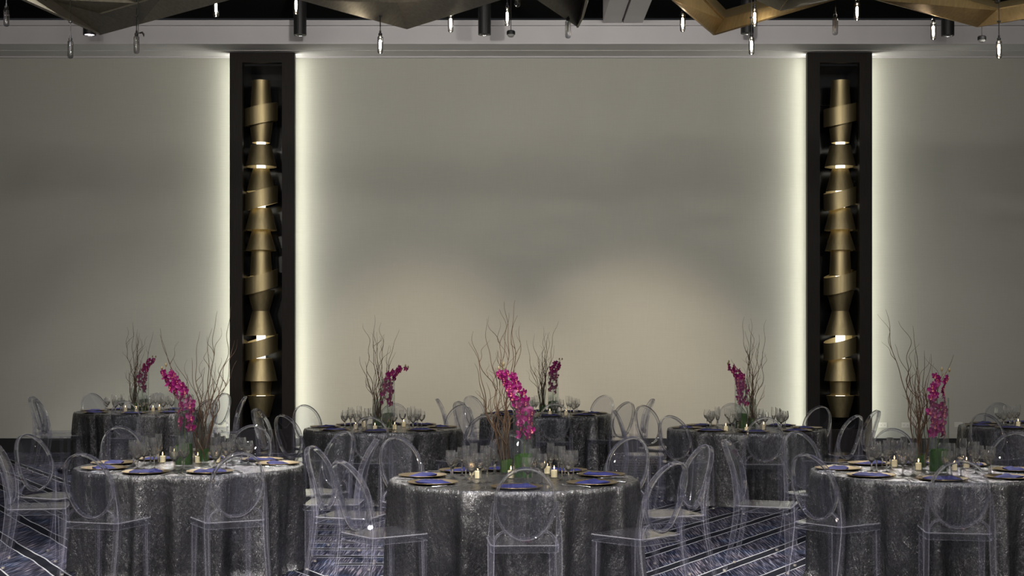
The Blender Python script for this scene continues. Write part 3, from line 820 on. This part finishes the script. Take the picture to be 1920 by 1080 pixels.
for tb, angs in ANG.items():
    t = TABLES[tb]; near = tb in 'BDG'
    for k, th in enumerate(angs):
        a = radians(th+trnd.uniform(-2, 2)); ca, sa = cos(a), sin(a)
        def at(rad_, tan_):                 # tan_ > 0: the sitter's right hand side
            return t['x']+rad_*ca-tan_*sa*1.0, t['y']+rad_*sa+tan_*ca*1.0
        rz = a+pi/2
        x, y = at(.60, 0); put('charger', tb, x, y, TZ, rz, 'plate', 'bronze charger plates')
        put('napkin', tb, x, y, TZ+.0045, rz+radians(trnd.uniform(-14, 14))+(0 if k % 3 else .25), 'napkin', 'folded blue napkins', naps[(k+ord(tb)) % 3])
        for kind, rad_, tn, cat in (('water', .385, .075, 'glass'), ('wine', .36, .155, 'glass'), ('flute', .295, .105, 'glass')):
            x, y = at(rad_+trnd.uniform(-.015, .015), tn+trnd.uniform(-.015, .015))
            put(kind, tb, x, y, TZ, 0, cat, {'water': 'crystal water goblets', 'wine': 'crystal wine glasses', 'flute': 'crystal champagne flutes'}[kind])
        x, y = at(.61, -.185); put('fork', tb, x, y, TZ, rz+trnd.uniform(-.1, .1), 'fork', 'dinner forks')
        if near and k < 6: x, y = at(.62, -.215); put('fork', tb, x, y, TZ, rz+trnd.uniform(-.1, .1), 'fork', 'dinner forks')
        x, y = at(.61, .185); put('knife', tb, x, y, TZ, rz+trnd.uniform(-.06, .06), 'knife', 'table knives')

# votive candles
vot = empty('votive_candle')
G().lathe([(0, 0), (.024, 0), (.029, .055), (.0272, .055), (.0225, .004), (0, .004)], 24).build('glass_holder', M['vase'], vot, True)
cd = G().lathe([(0, .005), (.0195, .005), (.0195, .048), (.017, .051), (.004, .049), (0, .049)], 20).build('candle', M['wax'], vot, True)
G().tube([(0, 0, .048), (.001, 0, .057)], .001, 5).build('wick', M['wick'], cd)
G().lathe([(0, .054), (.003, .058), (.0042, .064), (.0028, .073), (0, .082)], 10).build('flame', M['flame'], cd, True)
VOT = {'D': [(886, 892), (896, 898), (958, 897), (1026, 889), (1039, 896)], 'B': [(305, 868), (326, 862), (371, 869), (408, 868)],
       'G': [(1677, 876), (1722, 882), (1789, 883), (1812, 878)], 'C': [(667, 805), (682, 801), (703, 808), (740, 806), (757, 801)],
       'F': [(1361, 809), (1400, 811), (1432, 806)], 'E': [(1031, 779), (1061, 779)], 'A': [(235, 772), (256, 774), (287, 772), (299, 770)], 'H': [(1909, 800)]}
fst = True
for tb, L in VOT.items():
    for (u, v) in L:
        p = P(u, v, TZ)
        o = vot if fst else copy_tree(vot); fst = False
        o.location = p; tag(o, None, 'candle', 'votive candles in glass cups'); reg('votive', tb, o)

# ------------------------------------------------------------------ vases, willow, orchids
def vase(rad_, h, leaf_h, name):
    r = empty(name); n = 36
    G().lathe([(0, 0), (rad_, 0), (rad_, h), (rad_-.004, h), (rad_-.004, .014), (0, .014)], n).build('glass_cylinder', M['vase'], r, True)
    # a leaf rolled round inside, overlapping itself
    vs_ = []; fs = []; K = 50
    for i in range(K+1):
        a = 2*pi*1.12*i/K; rr_ = rad_-.007-.003*i/K
        for (dr, z) in ((0, .016), (0, leaf_h+.006*sin(a*1.3)), (-.0012, leaf_h+.006*sin(a*1.3)), (-.0012, .016)): vs_.append(((rr_+dr)*cos(a), (rr_+dr)*sin(a), z))
    for i in range(K):
        for q in range(4): fs.append((i*4+q, (i+1)*4+q, (i+1)*4+(q+1) % 4, i*4+(q+1) % 4))
    G().add(vs_, fs).build('leaf_lining', M['leaf'], r, True)['label'] = 'green leaf rolled inside the base'
    G().lathe([(0, leaf_h*.95), (rad_-.012, leaf_h*.95)], 24).build('water', M['water'], r)
    return r
tall0 = vase(.066, .50, .155, 'orchid_vase'); short0 = vase(.048, .29, .10, 'willow_vase')
vf = {'t': True, 's': True}

def petal(g, ang, L, W, tilt, m=0, cup=.25):
    # petal in the flower's plane (x right, z up, +y towards the viewer)
    rows = [(0, .12), (.25, .8), (.6, 1), (.88, .62), (1, .12)]; vs_ = []
    for (t, w) in rows:
        for s in (-1, 0, 1):
            x = s*w*W/2; zl = t*L; y = tilt*zl+cup*abs(s)*w*W*.5-1.2*t*t*L*.25
            ca, sa = cos(ang), sin(ang); vs_.append((x*ca-zl*sa, y, x*sa+zl*ca))
    fs = []
    for i in range(4):
        for s in range(2): a = i*3+s; fs.append((a, a+1, a+4, a+3))
    g.add(vs_, fs, m)
def make_flower(seed):
    r_ = random.Random(seed); g = G()
    for k, (ang, L, W) in enumerate([(0, .031, .020), (72, .034, .027), (-72, .034, .027), (142, .030, .019), (-142, .030, .019)]):
        petal(g, radians(ang+r_.uniform(-8, 8)), L, W, r_.uniform(-.05, .25))
    fl = mesh_obj('flower', g.v, g.f, M['petal'], None, True)
    l = G(); 
    for ang in (160, 200, 180): petal(l, radians(ang), .014, .009, .9, cup=.5)
    l.lathe([(0, -.002), (.0035, .0), (.003, .006), (0, .009)], 8, c=(0, .006, 0))
    lip = mesh_obj('lip', l.v, l.f, M['lip'], fl, True); lip['label'] = 'pale yellow and pink lip'
    return fl
flowers = [make_flower(s) for s in (3, 4, 5)]
fused = set()
def orchid(tb, base, path, n, seed, buds, label):
    r_ = random.Random(seed)
    r = empty('orchid_spray', base, label=label, cat='orchid', group=None)
    pts = [Vector(p) for p in path]
    def cat_(t):
        t = t*(len(pts)-1); i = min(int(t), len(pts)-2); f = t-i
        p0, p1, p2, p3 = pts[max(i-1, 0)], pts[i], pts[i+1], pts[min(i+2, len(pts)-1)]
        return .5*((2*p1)+(p2-p0)*f+(2*p0-5*p1+4*p2-p3)*f*f+(3*p1-p0-3*p2+p3)*f**3)
    G().tube([cat_(i/40) for i in range(41)], [.0035-.002*i/40 for i in range(41)], 6).build('stem', M['stem'], r, True)
    for k in range(n):
        t = .30+.62*k/(n-1); c = cat_(t)
        side = -1 if k % 2 else 1
        a = radians(side*r_.uniform(15, 75)+(180 if r_.random() < .12 else 0))   # mostly towards the room
        d = Vector((sin(a), -cos(a), r_.uniform(-.35, .15))).normalized()
        off_ = Vector((side*r_.uniform(.014, .046), -r_.uniform(.0, .030), r_.uniform(-.008, .008)))
        sc = r_.uniform(1.0, 1.25)*(1 if t < .75 else .85)
        src = flowers[k % 3]
        if src.name in fused: o = copy_tree(src, r)
        else: o = src; o.parent = r; fused.add(src.name)
        # local +y should look along d
        q = Vector((d.x, d.y, d.z)).to_track_quat('Y', 'Z').to_euler(); q.rotate_axis('Y', r_.uniform(-.4, .4))
        o.location = c+off_; o.rotation_euler = q; o.scale = (sc, sc, sc)
    for k, b in enumerate(buds):
        c = cat_(.93+.035*k); e = c+Vector(b)
        G().tube([c, (c+e)/2+Vector((0, 0, .004)), e], .0016, 5).lathe([(0, -.014), (.006, -.008), (.0085, .002), (.006, .012), (0, .018)], 10, c=tuple(e)).build('bud', M['bud'], r, True)
    return r
def willow(base, spread, n, seed, label):
    r_ = random.Random(seed)
    r = empty('curly_willow', base, label=label, cat='branches')
    for k in range(n):
        tgt = spread[0]+(spread[1]-spread[0])*((k+.5)/n)+r_.uniform(-.05, .05)
        # tips gather towards the two sides, as bundles
        h = r_.uniform(.62, 1.12) if r_.random() < .75 else r_.uniform(.4, .7)
        dy = r_.uniform(-.16, .16); ph = [r_.uniform(0, 6.28) for _ in range(6)]; am = r_.uniform(.010, .024); fq = r_.uniform(9, 14)
        b0 = Vector((r_.uniform(-.028, .028), r_.uniform(-.028, .028), .02))
        def pos(t):
            z = .02+t*h
            lean = t**1.25 if abs(tgt) > .12 else t
            w = min(1, t*3)
            return Vector((b0.x+tgt*lean*(h/1.1)**.5+w*am*sin(fq*z+ph[0])+w*am*.5*sin(2.3*fq*z+ph[1]),
                           b0.y+dy*lean+w*am*cos(fq*.9*z+ph[2])+w*am*.4*sin(2.1*fq*z+ph[3]), z))
        S = 46; pts = [pos(i/S) for i in range(S+1)]
        g = G().tube(pts, [.0036*(1-i/S)**.7+.0008 for i in range(S+1)], 6)
        for q in range(r_.choice((1, 2, 2, 3))):
            i0 = int(S*r_.uniform(.3, .8)); p0 = pts[i0]; d = Vector((r_.uniform(-1, 1)*.8, r_.uniform(-.6, .6), r_.uniform(.8, 1.5))).normalized()
            L = r_.uniform(.08, .28); a1, a2 = r_.uniform(0, 6.28), r_.uniform(0, 6.28); tp = []
            for i in range(15):
                s = i/14; tp.append(p0+d*L*s+Vector((sin(a1+s*7)-sin(a1), sin(a2+s*6)-sin(a2), 0))*.016*min(1, s*2)*(L/.2))
            g.tube(tp, [.0018*(1-i/14)+.0006 for i in range(15)], 5)
        g.build('branch', M['bark'], r, True)
    return r
CP = {  # table: orchid vase (u, y), willow vase (u, y), orchid path top offsets, willow spread, seeds
 'D': ((981.5, 9.00), (949.5, 9.34), [(-.01, 0, .02), (.0, -.01, .15), (.012, -.01, .30), (.008, 0, .44), (-.05, 0, .56), (-.105, 0, .64), (-.135, 0, .70)], (-.30, .19), 36, [(-.03, 0, .02), (.005, 0, .035)]),
 'B': ((345, 9.92), (381, 10.2), [(-.01, 0, .02), (.0, -.01, .15), (.012, -.01, .30), (.01, 0, .44), (-.045, 0, .55), (-.10, 0, .63), (-.135, 0, .68)], (-.31, .30), 36, [(-.03, 0, .02), (.005, 0, .035)]),
 'A': ((269, 17.65), (252, 17.95), [(0, 0, .02), (-.01, -.01, .15), (-.01, -.01, .30), (-.01, 0, .46), (.03, 0, .56), (.08, 0, .63), (.13, 0, .67)], (-.14, .20), 28, [(.0, 0, .03), (.03, 0, .02)]),
 'C': ((728, 14.2), (707, 14.5), [(0, 0, .02), (0, -.01, .15), (-.01, -.01, .28), (-.01, 0, .42), (.03, 0, .53), (.10, 0, .59), (.18, 0, .62)], (-.21, .26), 28, [(.02, 0, .02), (.03, 0, .0)]),
 'E': ((1037, 17.05), (1017, 17.35), [(0, 0, .02), (0, -.01, .15), (0, -.01, .30), (0, 0, .44), (.02, 0, .54), (.05, 0, .60), (.09, 0, .65)], (-.19, .19), 28, [(.0, 0, .03), (.025, 0, .02)]),
 'F': ((1390, 14.1), (1409, 14.4), [(0, 0, .02), (0, -.01, .15), (.01, -.01, .28), (.005, 0, .42), (-.03, 0, .53), (-.08, 0, .60), (-.13, 0, .65)], (-.17, .21), 28, [(-.02, 0, .02), (.0, 0, .03)]),
 'G': ((1760, 9.40), (1725, 9.70), [(-.04, 0, .02), (-.02, -.01, .15), (.0, -.01, .27), (-.01, 0, .38), (-.01, 0, .5), (.005, 0, .60), (.03, 0, .66)], (-.22, .18), 36, [(.0, 0, .045), (.045, 0, .03)]),
}
lean_txt = {'D': 'arching to the left', 'B': 'arching far to the left', 'A': 'bending to the right', 'C': 'arching to the right', 'E': 'rising beside the willow', 'F': 'leaning left', 'G': 'standing upright with two buds'}
for i, (tb, (ov, wv, path, sprd, nf, buds)) in enumerate(CP.items()):
    nm = TABLES[tb]['name']
    b1 = (X(*ov), ov[1], TZ); b2 = (X(*wv), wv[1], TZ)
    o = tall0 if i == 0 else copy_tree(tall0); o.location = b1
    tag(o, 'tall clear glass vase holding the orchid on the '+nm, 'vase', 'tall orchid vases')
    o = short0 if i == 0 else copy_tree(short0); o.location = b2
    tag(o, 'short clear glass cylinder vase holding willow branches on the '+nm, 'vase', 'short willow vases')
    orchid(tb, (b1[0], b1[1], TZ), path, nf, 50+i, buds, 'magenta orchid stem %s on the %s' % (lean_txt[tb], nm))
    willow((b2[0], b2[1], TZ), sprd, 17 if tb in 'BDG' else 15, 70+i*3, 'spray of bare brown curly willow branches on the '+nm)

# ------------------------------------------------------------------ labels that single out
WORDS = {'chair': 'clear oval-backed ghost chair, %s from left around the %s',
         'charger': 'round bronze charger plate, %s from left on the %s',
         'napkin': 'folded royal blue napkin, %s from left on the %s',
         'water': 'clear round-bowled water goblet, %s from left on the %s',
         'wine': 'clear stemmed wine glass, %s from left on the %s',
         'flute': 'tall narrow champagne flute, %s from left on the %s',
         'fork': 'silver dinner fork, %s from left on the %s',
         'knife': 'silver table knife, %s from left on the %s',
         'votive': 'lit votive candle, %s from left on the %s'}
for (kind, tb), L in REG.items():
    L.sort(key=lambda t: t[0])
    for k, (u, o) in enumerate(L): o['label'] = WORDS[kind] % (ordw[k], TABLES[tb]['name'])
